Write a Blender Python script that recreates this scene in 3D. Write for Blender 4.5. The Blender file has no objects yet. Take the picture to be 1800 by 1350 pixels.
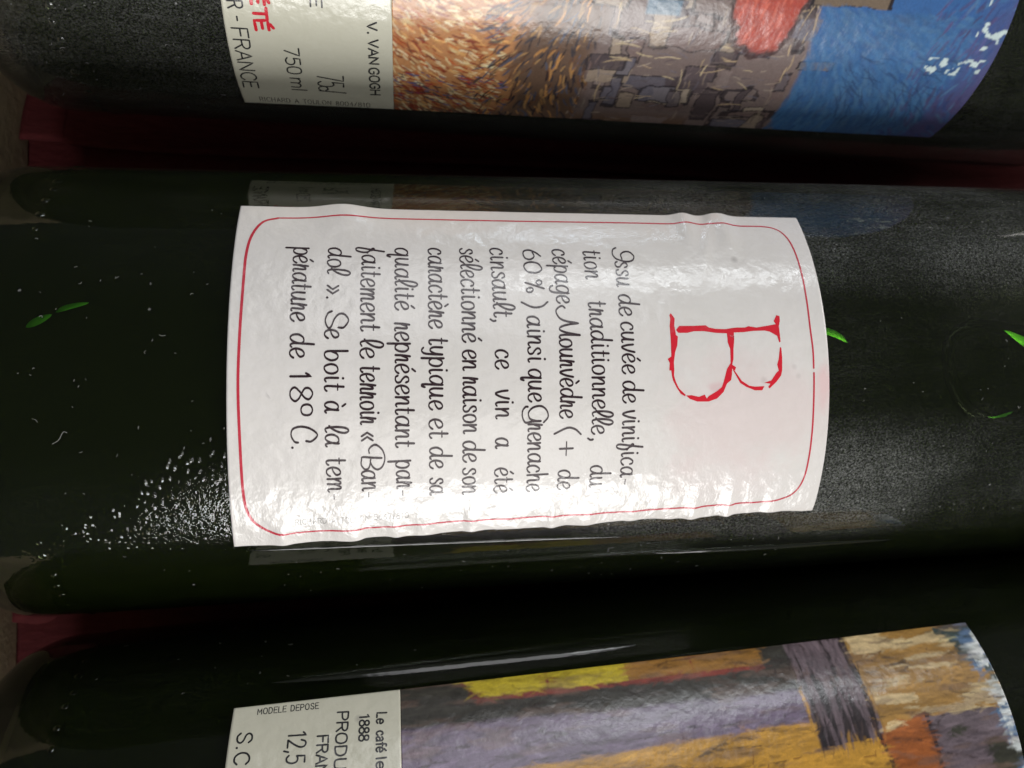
import bpy, bmesh, math, random
import numpy as np
from mathutils import Matrix, Vector

random.seed(7)
RNG = np.random.default_rng(7)
MM = 0.001
sc = bpy.context.scene

# ---------------------------------------------------------------- camera
cam_d = bpy.data.cameras.new('camera')
cam = bpy.data.objects.new('camera', cam_d)
sc.collection.objects.link(cam)
sc.camera = cam
CAM_M = Matrix(((0.98424324, 0.02212926, -0.17542959),
                (-0.02509899, 0.99957648, -0.01472742),
                (0.17502939, 0.01889847, 0.98438182)))
cam.matrix_world = Matrix.Translation((0, -2.77497737 * MM, 148.064577 * MM)) @ CAM_M.to_4x4()
cam_d.sensor_width = 36.0
cam_d.lens = 1414.88136 / 1800 * 36.0
cam_d.clip_start = 0.005
cam_d.clip_end = 20
cam_d.dof.use_dof = True
cam_d.dof.focus_distance = 0.113
cam_d.dof.aperture_fstop = 30.0

# ---------------------------------------------------------------- room light
world = bpy.data.worlds.new('World')
sc.world = world
world.use_nodes = True
world.node_tree.nodes['Background'].inputs[0].default_value = (0.92, 0.96, 1.0, 1)
world.node_tree.nodes['Background'].inputs[1].default_value = 0.06
sc.view_settings.view_transform = 'Standard'
sc.view_settings.look = 'None'
sc.view_settings.exposure = 0.0
sc.view_settings.gamma = 1.0
sc.view_settings.use_curve_mapping = False
sc.cycles.max_bounces = 12
sc.cycles.transmission_bounces = 10
sc.cycles.transparent_max_bounces = 8
sc.cycles.caustics_reflective = True
sc.cycles.caustics_refractive = True
sc.cycles.use_denoising = True
sc.cycles.sample_clamp_indirect = 4.0


def area_lamp(name, direction, dist, w, h, power, col, roll=0.0):
    """a rectangular lamp for a window facing the bottles"""
    ld = bpy.data.lights.new(name, 'AREA')
    ld.shape = 'RECTANGLE'
    ld.size = w
    ld.size_y = h
    ld.energy = power
    ld.color = col
    o = bpy.data.objects.new(name, ld)
    sc.collection.objects.link(o)
    d = Vector(direction).normalized()
    o.location = d * dist + Vector((0.02, 0, 0.03))
    q = (-d).to_track_quat('-Z', 'Z')
    o.rotation_euler = (q.to_matrix() @ Matrix.Rotation(roll, 3, 'Z')).to_euler()
    return o


area_lamp('near_window', (0.11, -0.885, 0.41), 1.2, 0.70, 0.42, 13.0, (1.0, 0.99, 0.97))
area_lamp('far_tube', (0.36, 0.74, 0.56), 1.5, 0.56, 0.09, 3.2, (0.92, 0.97, 1.0))
area_lamp('far_fill', (0.12, 0.68, 0.72), 1.2, 0.53, 0.8, 4.0, (0.98, 0.98, 1.0))  # soft fill added to brighten the labels, not a known window
area_lamp('near_fill', (0.13, -0.56, 0.82), 1.2, 0.50, 0.6, 2.8, (1.0, 0.98, 0.95))  # fill added from above for the upper bottle's label, no skylight known
area_lamp('neck_side_fill', (0.88, 0.36, 0.38), 1.5, 0.4, 0.5, 9.0, (1.0, 0.96, 0.90))  # broad fill lamp added on the neck side, kept out of the reflections
area_lamp('sky_slit', (0.30, 0.945, 0.12), 1.6, 0.60, 0.035, 2.0, (0.72, 0.86, 1.0))

# measured outlines and word ends on the labels: x along the bottle, s along its girth (mm)
X0_D = [(-17.63,28.4),(-18.05,16.05),(-18.26,2.89),(-18.49,-2.14),(-18.69,-9.83),(-19.15,-24.92)]
X1_D = [(69.31,27.49),(68.5,17.44),(68.55,8.28),(68.35,-0.3),(68.39,-9.27),(68.71,-17.76),(69.22,-23.61)]
U0_D = [(-19.51,-33.86),(-19.43,-39.48),(-19.26,-45.53),(-18.81,-54.36)]
UB_D = [(5.58,-32.22),(6.55,-53.22)]
U1_D = [(109.24,-21.81),(109.6,-26.0),(110.28,-34.29),(110.63,-50.42)]
V0_D = [(-19.73,34.75),(-19.78,32.46),(-20.26,26.11)]
VB_D = [(4.99,34.27),(4.35,22.62)]
V1_D = [(103.11,33.04),(103.25,29.1),(103.12,23.61),(102.37,17.82),(102.24,11.86)]
A0_D = [(-17.63,28.4),(22.25,27.87),(69.31,27.49)]
A1_D = [(-19.15,-24.92),(20.59,-24.04),(69.22,-23.61)]
B1_D = [(-18.81,-54.36),(6.55,-53.22),(110.63,-50.42)]
C0_D = [(-19.73,34.75),(4.99,34.27),(61.07,33.46),(103.11,33.04)]
BORDER_D = [(-12.2,25.55),(-6.61,25.61),(-0.11,25.75),(4.86,25.73),(21.93,25.55),(39.88,25.5),(49.45,25.34),(54.56,25.23),(57.77,25.06),(62.52,25.02),(64.67,24.31),(65.75,22.6),(66.14,20.14),(66.17,16.36),(65.94,11.46),(65.74,6.51),(65.84,3.1),(65.81,0.26)]
BORDER2_D = [(65.83,-0.46),(65.83,-4.88),(65.93,-9.15),(66.02,-13.68),(65.91,-17.1),(65.17,-19.4),(63.6,-20.75),(60.02,-21.33),(55.39,-21.39),(49.97,-21.62),(41.92,-21.79),(31.0,-21.98),(24.52,-21.99),(11.24,-22.09),(3.2,-22.41),(-6.58,-22.55),(-10.43,-22.63),(-13.24,-22.48),(-15.55,-20.87),(-16.66,-18.8),(-17.05,-15.62),(-17.01,-8.31),(-16.98,-0.83),(-16.78,4.7),(-16.43,12.58),(-16.22,18.4),(-15.59,22.05),(-14.23,24.67),(-12.2,25.55)]
B_D = [[(43.86,8.82),(44.37,8.0),(44.2,6.87),(44.31,5.88),(44.32,5.51),(44.6,5.26),(44.4,3.92),(44.01,2.95),(43.75,1.52),(43.76,0.32),(43.69,-0.4),(43.97,-1.36),(44.46,-2.33),(45.48,-3.26),(45.35,-3.45),(44.72,-3.1),(44.09,-2.2),(43.52,-1.11),(43.36,-0.39),(43.3,0.33),(43.0,0.33),(43.09,1.41),(42.82,2.01),(43.39,2.36),(43.42,3.69),(43.47,5.03),(43.47,5.89),(43.49,6.88),(43.67,7.88),(43.62,8.51)],[(44.39,6.25),(44.96,6.86),(47.25,6.84),(49.06,6.92),(49.53,6.57),(50.54,6.36),(52.08,6.29),(53.4,6.48),(53.8,6.52),(55.24,6.51),(55.78,6.71),(57.07,6.49),(58.68,6.73),(60.17,6.97),(60.69,6.84),(60.7,5.44),(60.69,4.31),(60.47,4.19),(60.23,5.19),(59.1,5.84),(58.33,6.02),(56.49,5.99),(54.9,5.81),(53.38,5.78),(53.36,4.78),(53.11,3.3),(53.01,1.84),(52.77,0.99),(53.35,0.62),(53.2,0.14),(52.74,0.39),(52.66,-0.58),(52.54,-1.26),(51.87,-1.77),(51.35,-2.97),(50.33,-3.92),(49.06,-4.32),(47.27,-4.28),(46.11,-3.86),(45.53,-3.36),(46.36,-3.33),(47.51,-3.6),(48.4,-3.29),(48.74,-3.88),(49.04,-3.52),(50.32,-2.83),(51.09,-2.24),(51.49,-1.04),(51.92,0.4),(52.52,1.24),(52.59,3.31),(52.28,4.3),(52.28,5.66),(50.48,5.76),(48.7,6.03),(47.17,6.04),(46.13,5.81),(44.73,5.82)],[(60.51,8.38),(61.02,8.25),(60.96,7.47),(60.7,6.71),(60.29,6.84),(59.95,7.48)],[(52.82,0.51),(53.19,0.02),(54.2,-1.39),(55.37,-2.14),(56.28,-2.31),(57.8,-2.27),(57.46,-2.87),(56.28,-2.85),(54.97,-2.33),(53.94,-1.7),(53.31,-0.59),(52.89,0.14)],[(57.8,-1.78),(58.91,-1.44),(59.72,-0.36),(60.13,0.0),(59.9,0.87),(60.2,1.72),(60.51,3.44),(60.72,3.44),(60.77,1.96),(60.68,-0.01),(60.5,-0.74),(59.7,-1.7),(58.64,-2.61),(58.38,-2.41),(58.77,-1.93)]]
SCRIPT_D = [('I',36.73,20.09,36.53,17.59),('ssu',36.52,17.38,36.26,13.13),('de',36.2,11.74,36.08,8.53),('cuvée',36.05,7.41,35.95,0.08),('de',35.94,-1.14,35.95,-4.18),('vinifica',35.95,-5.42,36.13,-15.54),('-',36.15,-16.02,36.17,-16.81),('tion',31.87,19.49,31.65,14.37),('traditionnelle',31.54,10.76,31.36,-8.63),(',',31.37,-9.23,31.38,-9.74),('du',31.47,-13.64,31.6,-17.06),('cépage',27.17,19.55,26.91,10.43),('M',26.91,10.08,26.82,5.23),('ourvèdre',26.82,5.07,26.69,-6.14),('(',26.69,-7.55,26.69,-8.55),('+',26.69,-9.66,26.7,-11.74),('de',26.73,-14.07,26.79,-17.2),('60',22.76,19.51,22.57,15.51),('%',22.52,14.26,22.45,12.23),(')',22.4,10.8,22.37,9.93),('ainsi',22.32,8.46,22.16,1.96),('que',22.14,0.84,22.08,-3.65),('G',22.07,-4.3,22.06,-6.66),('renache',22.06,-6.9,22.2,-17.25),('cinsault',17.86,19.68,17.6,8.5),(',',17.59,8.08,17.58,7.58),('ce',17.52,3.65,17.49,1.09),('vin',17.45,-2.02,17.42,-5.94),('a',17.41,-8.82,17.42,-10.25),('été',17.43,-13.29,17.48,-17.29),('sélectionné',13.45,19.64,12.99,4.84),('en',12.97,3.72,12.91,0.93),('raison',12.89,-0.09,12.81,-7.91),('de',12.81,-9.07,12.81,-12.12),('son',12.82,-13.08,12.88,-17.33),('caractère',8.87,19.6,8.42,6.92),('typique',8.38,5.46,8.19,-4.39),('et',8.18,-5.82,8.17,-8.41),('de',8.16,-9.81,8.18,-12.88),('sa',8.19,-14.38,8.22,-17.17),('qualité',4.18,19.56,3.85,9.61),('représentant',3.78,7.62,3.48,-9.55),('par',3.51,-11.56,3.6,-15.8),('-',3.62,-16.17,3.64,-16.92),('faitement',-0.5,19.62,-0.9,6.62),('le',-0.94,5.5,-1.02,2.83),('terroir',-1.05,1.74,-1.21,-6.17),('«',-1.22,-7.28,-1.23,-8.4),('B',-1.23,-9.13,-1.23,-12.72),('an',-1.23,-12.89,-1.2,-15.91),('-',-1.19,-16.28,-1.18,-17.03),('dol',-5.14,19.57,-5.32,14.98),('»',-5.38,13.35,-5.43,12.12),('.',-5.45,11.44,-5.47,11.01),('S',-5.53,9.51,-5.61,7.15),('e',-5.62,6.83,-5.66,5.64),('boit',-5.71,3.92,-5.84,-1.47),('à',-5.86,-3.0,-5.88,-4.46),('la',-5.9,-6.18,-5.91,-9.12),('tem',-5.91,-10.83,-5.87,-15.85),('-',-5.87,-16.31,-5.86,-17.05),('pérature',-9.79,19.63,-10.17,8.07),('de',-10.2,6.25,-10.24,3.06),('1',-10.26,0.92,-10.26,0.08),('8',-10.27,-0.9,-10.3,-2.73),('°',-10.3,-3.19,-10.33,-4.64),('C',-10.36,-6.19,-10.41,-8.39),('.',-10.44,-9.03,-10.45,-9.51)]
SANS1_D = [('R',-18.73,-32.85,-18.66,-33.96,2.22),('-',-18.53,-35.18,-18.53,-35.82,2.26),('FRANCE',-18.57,-37.13,-18.29,-49.41,2.38),('750',-11.0,-39.92,-10.83,-45.16,2.23),('ml',-10.56,-46.19,-10.49,-49.11,2.32),('75',-6.15,-44.93,-6.12,-47.69,4.17),('c',-6.07,-47.69,-6.04,-48.74,2.25),('l',-6.05,-48.9,-6.07,-49.38,4.26),('E',-6.54,-31.25,-6.52,-32.69,1.68),('V.',1.84,-34.43,1.98,-36.1,1.48),('VAN',2.07,-37.27,2.26,-41.75,1.53),('GOGH',2.22,-42.7,2.52,-49.01,1.59)]
RED1_D = [('É',-15.2,-31.37,-15.17,-33.04,1.89),('T',-15.05,-33.54,-15.0,-35.4,1.92),('É',-15.02,-35.59,-14.89,-37.17,1.95)]
MICRO1_D = [('RICHARD A TOULON 8004/810',-16.13,-53.36,2.39,-52.98,1.36)]
MICRO0_D = [('RICHARD A TOULON 5667/810',-10.49,-21.22,5.22,-20.91,0.94)]
SANS3_D = [('Le',1.34,30.93,1.17,29.36,1.43),('café',1.11,28.18,0.91,25.27,1.4),('le',0.86,24.34,0.82,22.95,1.38),('1888',-1.22,30.93,-1.51,27.14,1.41),('PRODUIT',-4.5,31.85,-5.33,21.34,1.62),('FRANCE',-7.46,28.63,-7.95,20.61,1.59),('12,5',-11.54,29.71,-11.86,25.4,2.57),('S.C',-18.75,30.65,-19.1,26.26,2.07)]
MICRO3_D = [('MODELE DEPOSE',-16.18,33.19,-7.3,32.9,0.94)]

R = 37.0
X_BASE = -62.5
# bottle axes: origin on the axis under the camera foot, yaw (dy/dx)
AXES = [((0.0, 0.0, 0.0), 0.0), ((0.0, 85.3941, 0.2656), -0.0299), ((0.0, -77.6692, -0.8853), 0.0421)]

# ---------------------------------------------------------------- helpers


def link(name, me, mat=None, parent=None):
    o = bpy.data.objects.new(name, me)
    sc.collection.objects.link(o)
    if mat:
        me.materials.append(mat)
    if parent:
        o.parent = parent
    return o


def mesh(name, verts, faces, mat=None, parent=None, smooth=True):
    me = bpy.data.meshes.new(name)
    me.from_pydata([tuple(v) for v in verts], [], faces)
    me.update()
    if smooth:
        me.polygons.foreach_set('use_smooth', [True] * len(me.polygons))
    return link(name, me, mat, parent)


def tag(o, label=None, cat=None, group=None, kind=None):
    for k, v in (('label', label), ('category', cat), ('group', group), ('kind', kind)):
        if v:
            o[k] = v


def sstep(a, b, x):
    t = np.clip((np.asarray(x, float) - a) / (b - a), 0, 1)
    return t * t * (3 - 2 * t)


def catmull(pts, n=6):
    P = np.asarray(pts, float)
    if len(P) < 3:
        return P
    closed = np.allclose(P[0], P[-1])
    out = []
    N = len(P)
    for i in range(N - 1):
        p1, p2 = P[i], P[i + 1]
        p0 = P[i - 1] if i > 0 else (P[N - 2] if closed else 2 * p1 - p2)
        p3 = P[i + 2] if i + 2 < N else (P[1] if closed else 2 * p2 - p1)
        for k in range(n):
            t = k / n
            out.append(0.5 * ((2 * p1) + (-p0 + p2) * t + (2 * p0 - 5 * p1 + 4 * p2 - p3) * t * t + (-p0 + 3 * p1 - 3 * p2 + p3) * t ** 3))
    out.append(P[-1])
    return np.array(out)


def vnoise(x, y, seed=0, octaves=3):
    """smooth value noise on arrays"""
    x = np.asarray(x, float)
    y = np.asarray(y, float)
    r = np.random.default_rng(seed)
    T = r.random((128, 128))
    tot = np.zeros(np.broadcast(x, y).shape)
    amp, norm = 1.0, 0.0
    for o in range(octaves):
        xi = np.floor(x).astype(int)
        yi = np.floor(y).astype(int)
        fx = x - xi
        fy = y - yi
        fx = fx * fx * (3 - 2 * fx)
        fy = fy * fy * (3 - 2 * fy)
        a = T[xi % 128, yi % 128]
        b = T[(xi + 1) % 128, yi % 128]
        c = T[xi % 128, (yi + 1) % 128]
        d = T[(xi + 1) % 128, (yi + 1) % 128]
        tot = tot + amp * ((a * (1 - fx) + b * fx) * (1 - fy) + (c * (1 - fx) + d * fx) * fy)
        norm += amp
        amp *= 0.5
        x = x * 2.03 + 17.1
        y = y * 2.03 + 5.3
    return tot / norm


# ---------------------------------------------------------------- materials


class NT:
    """tiny node-tree builder"""

    def __init__(self, name):
        self.m = bpy.data.materials.new(name)
        self.m.use_nodes = True
        self.t = self.m.node_tree
        self.t.nodes.clear()
        self.out = self.n('ShaderNodeOutputMaterial')

    def n(self, typ, **kw):
        nd = self.t.nodes.new(typ)
        for k, v in kw.items():
            if k.startswith('_'):
                setattr(nd, k[1:], v)
            else:
                self.set(nd.inputs[k.replace('__', ' ')], v)
        return nd

    def set(self, sock, v):
        if isinstance(v, bpy.types.NodeSocket):
            self.t.links.new(v, sock)
        elif isinstance(v, bpy.types.Node):
            self.t.links.new(v.outputs[0], sock)
        else:
            sock.default_value = v

    def obj(self, scale=(1, 1, 1), loc=(0, 0, 0)):
        tc = self.n('ShaderNodeTexCoord')
        mp = self.n('ShaderNodeMapping')
        self.set(mp.inputs[0], tc.outputs['Object'])
        mp.inputs['Scale'].default_value = scale
        mp.inputs['Location'].default_value = loc
        return mp.outputs[0]

    def noise(self, vec, scale, detail=3, rough=0.5):
        nd = self.n('ShaderNodeTexNoise')
        self.set(nd.inputs['Vector'], vec)
        nd.inputs['Scale'].default_value = scale
        nd.inputs['Detail'].default_value = detail
        nd.inputs['Roughness'].default_value = rough
        return nd.outputs[0]

    def voro(self, vec, scale, feature='F1', rnd=1.0):
        nd = self.n('ShaderNodeTexVoronoi', _feature=feature)
        self.set(nd.inputs['Vector'], vec)
        nd.inputs['Scale'].default_value = scale
        nd.inputs['Randomness'].default_value = rnd
        return nd

    def ramp(self, fac, stops, interp='LINEAR'):
        nd = self.n('ShaderNodeValToRGB')
        self.set(nd.inputs[0], fac)
        cr = nd.color_ramp
        cr.interpolation = interp
        while len(cr.elements) < len(stops):
            cr.elements.new(0.5)
        for e, (p, c) in zip(cr.elements, stops):
            e.position = p
            e.color = c if len(c) == 4 else (*c, 1)
        return nd.outputs[0]

    def maprange(self, v, a, b, c=0.0, d=1.0, smooth=False):
        nd = self.n('ShaderNodeMapRange')
        if smooth:
            nd.interpolation_type = 'SMOOTHSTEP'
        self.set(nd.inputs[0], v)
        for i, k in enumerate((a, b, c, d)):
            nd.inputs[i + 1].default_value = k
        return nd.outputs[0]

    def math(self, op, a, b=0.0):
        nd = self.n('ShaderNodeMath', _operation=op)
        self.set(nd.inputs[0], a)
        self.set(nd.inputs[1], b)
        return nd.outputs[0]

    def mixc(self, fac, a, b, mode='MIX'):
        nd = self.n('ShaderNodeMixRGB', _blend_type=mode)
        self.set(nd.inputs[0], fac)
        self.set(nd.inputs[1], a)
        self.set(nd.inputs[2], b)
        return nd.outputs[0]

    def bump(self, h, strength, dist, normal=None):
        nd = self.n('ShaderNodeBump')
        self.set(nd.inputs['Height'], h)
        nd.inputs['Strength'].default_value = strength
        nd.inputs['Distance'].default_value = dist
        if normal is not None:
            self.set(nd.inputs['Normal'], normal)
        return nd.outputs[0]

    def pbsdf(self, **kw):
        return self.n('ShaderNodeBsdfPrincipled', **kw)

    def done(self, sh):
        self.set(self.out.inputs[0], sh)
        return self.m


G = lambda v: (v, v, v, 1)


def paper_bump(t, strength=1.0, crumple=False):
    """fine crinkle of glued coated paper"""
    o = t.obj()
    w = t.noise(o, 260, 3, 0.6)
    mix = t.mixc(0.35, o, t.n('ShaderNodeTexNoise', Scale=180.0, Detail=2.0).outputs[1], 'ADD')
    a = t.noise(o, 420, 4, 0.55)
    v = t.voro(o, 620, 'SMOOTH_F1')
    h = t.math('ADD', t.math('MULTIPLY', a, 0.8), t.math('MULTIPLY', v.outputs[0], 0.35))
    h = t.math('ADD', h, t.math('MULTIPLY', w, 0.8))
    if crumple:
        # crumpled like foil along the lower edge, where the glue has let go
        sx = t.n('ShaderNodeSeparateXYZ')
        t.set(sx.inputs[0], o)
        k = t.maprange(sx.outputs[1], -8 * MM, -19 * MM, 0.0, 1.0, True)
        c = t.math('ADD', t.voro(t.obj((1, 0.8, 1)), 560, 'F1').outputs[0], t.math('MULTIPLY', t.noise(t.obj((1.3, 0.6, 1)), 330, 4, 0.65), 2.2))
        h = t.math('ADD', h, t.math('MULTIPLY', t.math('MULTIPLY', c, k), 0.75))
    return t.bump(h, 0.36 * strength, 0.00035)


def paper_mat(name, col, stain=None, crumple=False):
    t = NT(name)
    o = t.obj()
    n1 = t.noise(o, 45, 4, 0.6)
    n2 = t.noise(o, 900, 3, 0.7)
    c = t.mixc(t.maprange(n1, 0.35, 0.7), (*col, 1), (col[0] * 0.95, col[1] * 0.955, col[2] * 0.94, 1))
    c = t.mixc(t.maprange(n2, 0.35, 0.75, 0, 0.55), c, (col[0] * 0.93, col[1] * 0.93, col[2] * 0.9, 1))
    # small grey foxing specks
    v = t.voro(o, 210)
    sp = t.maprange(v.outputs[0], 0.05, 0.16, 1.0, 0.0)
    gate = t.math('GREATER_THAN', t.noise(o, 95, 1), 0.63)
    c = t.mixc(t.math('MULTIPLY', t.math('MULTIPLY', sp, gate), 0.45), c, (0.22, 0.20, 0.19, 1))
    if stain:
        # pink wine stain towards the neck end, with a shape of its own
        sx = t.n('ShaderNodeSeparateXYZ')
        t.set(sx.inputs[0], o)
        for (cx, cy, rx, ry, k, ccol) in stain:
            dx = t.math('DIVIDE', t.math('SUBTRACT', sx.outputs[0], cx * MM), rx * MM)
            dy = t.math('DIVIDE', t.math('SUBTRACT', sx.outputs[1], cy * MM), ry * MM)
            d = t.math('SQRT', t.math('ADD', t.math('MULTIPLY', dx, dx), t.math('MULTIPLY', dy, dy)))
            d = t.math('ADD', d, t.math('MULTIPLY', t.math('SUBTRACT', t.noise(o, 160, 4, 0.65), 0.5), 1.5))
            f = t.maprange(d, 0.35, 1.15, k, 0.0, True)
            c = t.mixc(f, c, (*ccol, 1))
    b = t.pbsdf(Base__Color=c, Roughness=t.maprange(t.noise(o, 300, 3), 0.3, 0.7, 0.16, 0.27))
    b.inputs['Specular IOR Level'].default_value = 0.5
    t.set(b.inputs['Normal'], paper_bump(t, 1.0, crumple))
    return t.done(b)


def ink_mat(name, col, var=0.25, crumple=False):
    t = NT(name)
    o = t.obj()
    n = t.noise(o, 1500, 3, 0.7)
    c = t.mixc(t.maprange(n, 0.4, 0.75, 0, var), (*col, 1), (min(1, col[0] * 2 + .06), min(1, col[1] * 2 + .06), min(1, col[2] * 2 + .06), 1))
    b = t.pbsdf(Base__Color=c, Roughness=0.22)
    b.inputs['Specular IOR Level'].default_value = 0.5
    t.set(b.inputs['Normal'], paper_bump(t, 1.0, crumple))
    return t.done(b)


def painted_mat(name):
    t = NT(name)
    at = t.n('ShaderNodeAttribute', _attribute_name='paint')
    o = t.obj()
    c = t.mixc(t.maprange(t.noise(o, 2200, 3, 0.7), 0.3, 0.8, 0.0, 0.25), at.outputs[0], (0.02, 0.02, 0.03, 1))
    b = t.pbsdf(Base__Color=c, Roughness=0.24)
    b.inputs['Specular IOR Level'].default_value = 0.5
    t.set(b.inputs['Normal'], paper_bump(t, 0.8, False))
    return t.done(b)


def glass_mat(name, dust_lo, dust_hi, neck_lo, under_lo=0.06):
    """dark green bottle glass with a skin of dust, dried droplets and cellar grime"""
    t = NT(name)
    o = t.obj()
    sx = t.n('ShaderNodeSeparateXYZ')
    t.set(sx.inputs[0], o)
    # dust: fine grains on broad patches, thicker on the flanks towards the neck
    broad = t.maprange(t.noise(t.obj((1, 1, 1), (0.3, 0.1, 0)), 26, 5, 0.6), 0.38, 0.64, 0.18, 1.0)
    grain = t.maprange(t.noise(t.obj((0.9, 1.05, 1.05)), 3300, 3, 0.75), 0.42, 0.72, 0.05, 1.0)
    grain2 = t.maprange(t.noise(o, 5200, 2, 0.8), 0.45, 0.8, 0.1, 1.0)
    streak = t.maprange(t.noise(t.obj((0.12, 1, 1)), 500, 3, 0.6), 0.34, 0.7, 0.6, 1.0)
    flank = t.maprange(t.math('ABSOLUTE', t.math('SUBTRACT', sx.outputs[1], 0.002)), 7 * MM, 17 * MM, 0.12, 1.0, True)
    neckward = t.maprange(sx.outputs[0], 60 * MM, 130 * MM, neck_lo, 1.0, True)
    d = t.math('MULTIPLY', t.math('MULTIPLY', broad, grain), streak)
    under = t.maprange(sx.outputs[1], -29 * MM, -22 * MM, under_lo, 1.0, True)
    d = t.math('MULTIPLY', t.math('MULTIPLY', d, under), t.math('MULTIPLY', flank, neckward))
    d = t.math('ADD', t.math('MULTIPLY', d, dust_hi), t.math('MULTIPLY', grain2, dust_lo))
    # sparse bright specks
    v = t.voro(o, 330)
    sp = t.math('MULTIPLY', t.maprange(v.outputs[0], 0.03, 0.09, 1.0, 0.0), t.math('GREATER_THAN', t.noise(o, 330, 1), 0.62))
    d = t.math('ADD', d, t.math('MULTIPLY', sp, 0.3))
    # dried droplets: relief
    drop = t.voro(t.obj((0.9, 0.75, 1)), 1000)
    dm = t.maprange(drop.outputs[0], 0.12, 0.42, 1.0, 0.0, True)
    far = t.maprange(t.noise(o, 260, 3), 0.34, 0.56, 0.25, 1.0)
    # the damp patch widens towards the label and stops short of the bottle's flank
    diag = t.math('SUBTRACT', t.math('MULTIPLY', sx.outputs[0], 0.75), t.math('MULTIPLY', sx.outputs[1], 1.0))
    bell = t.maprange(t.math('ADD', diag, t.math('MULTIPLY', t.noise(o, 160, 3), 0.010)), 37 * MM, 52 * MM, 0.0, 1.0, True)
    bell = t.math('MULTIPLY', bell, t.maprange(sx.outputs[1], -20.5 * MM, -24.5 * MM, 1.0, 0.0, True))
    bell = t.math('MULTIPLY', bell, t.maprange(sx.outputs[1], -2 * MM, -11 * MM, 0.0, 1.0, True))
    bell = t.math('MULTIPLY', bell, t.maprange(sx.outputs[0], 46 * MM, 60 * MM, 1.0, 0.16, True))
    h = t.math('MULTIPLY', t.math('MULTIPLY', dm, far), bell)
    fine = t.noise(o, 700, 3, 0.6)
    h = t.math('ADD', h, t.math('MULTIPLY', fine, 0.06))
    peel = t.math('MULTIPLY', t.math('MULTIPLY', t.noise(t.obj((0.8, 1, 1)), 1500, 2, 0.6), 0.6), bell)
    nb = t.bump(t.math('ADD', h, peel), 1.0, 0.00021)
    g = t.pbsdf(Base__Color=(0.50, 0.62, 0.30, 1), Roughness=0.015, IOR=1.5)
    g.inputs['Transmission Weight'].default_value = 1.0
    t.set(g.inputs['Normal'], nb)
    ds = t.pbsdf(Base__Color=(0.44, 0.45, 0.43, 1), Roughness=0.30)
    ds.inputs['Specular IOR Level'].default_value = 0.9
    t.set(ds.inputs['Normal'], t.bump(t.noise(o, 2600, 3, 0.7), 0.5, 0.0002))
    mx = t.n('ShaderNodeMixShader')
    t.set(mx.inputs[0], t.math('MINIMUM', d, 0.9))
    t.set(mx.inputs[1], g)
    t.set(mx.inputs[2], ds)
    return t.done(mx)


def wine_mat():
    t = NT('red_wine')
    o = t.obj()
    b = t.pbsdf(Base__Color=(0.0125, 0.0160, 0.0035, 1), Roughness=0.12, IOR=1.2)
    b.inputs['Specular IOR Level'].default_value = 0.25
    t.set(b.inputs['Normal'], t.bump(t.noise(o, 60, 2), 0.15, 0.001))
    return t.done(b)


def green_glint_mat():
    t = NT('bubble_rim_and_glint')
    b = t.pbsdf(Base__Color=(0.17, 0.62, 0.06, 1), Roughness=0.36, Metallic=1.0)  # green metal colour imitates light glinting through the glass
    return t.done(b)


def streak_mat():
    t = NT('streak_gloss')
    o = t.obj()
    b = t.pbsdf(Base__Color=(0.012, 0.014, 0.010, 1), Roughness=0.12, IOR=1.5)  # dark gloss for the added ridges that imitate reflection streaks
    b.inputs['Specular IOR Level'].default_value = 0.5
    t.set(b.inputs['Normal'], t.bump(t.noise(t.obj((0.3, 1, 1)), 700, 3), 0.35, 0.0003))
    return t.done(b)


def card_mat(name, col, scale, var, rough=0.85, fibre=True):
    t = NT(name)
    o = t.obj()
    n = t.noise(t.obj((0.35, 1, 1)), scale, 5, 0.65)
    n2 = t.noise(o, scale * 0.12, 3)
    c = t.mixc(t.maprange(n, 0.3, 0.75, 0, var), (*col, 1), (min(1, col[0] * 1.7 + .02), col[1] * 1.8 + .008, col[2] * 1.7 + .008, 1))
    c = t.mixc(t.maprange(n2, 0.3, 0.7, 0, 0.35), c, (col[0] * .6, col[1] * .6, col[2] * .6, 1))
    b = t.pbsdf(Base__Color=c, Roughness=rough)
    b.inputs['Specular IOR Level'].default_value = 0.25
    t.set(b.inputs['Normal'], t.bump(n, 0.6, 0.0006))
    return t.done(b)


def plain_mat(name, col, rough, spec=0.5):
    t = NT(name)
    o = t.obj()
    c = t.mixc(t.maprange(t.noise(o, 400, 4), 0.3, 0.7, 0, 0.3), (*col, 1), (col[0] * .7, col[1] * .7, col[2] * .7, 1))
    b = t.pbsdf(Base__Color=c, Roughness=rough)
    b.inputs['Specular IOR Level'].default_value = spec
    return t.done(b)


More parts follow.
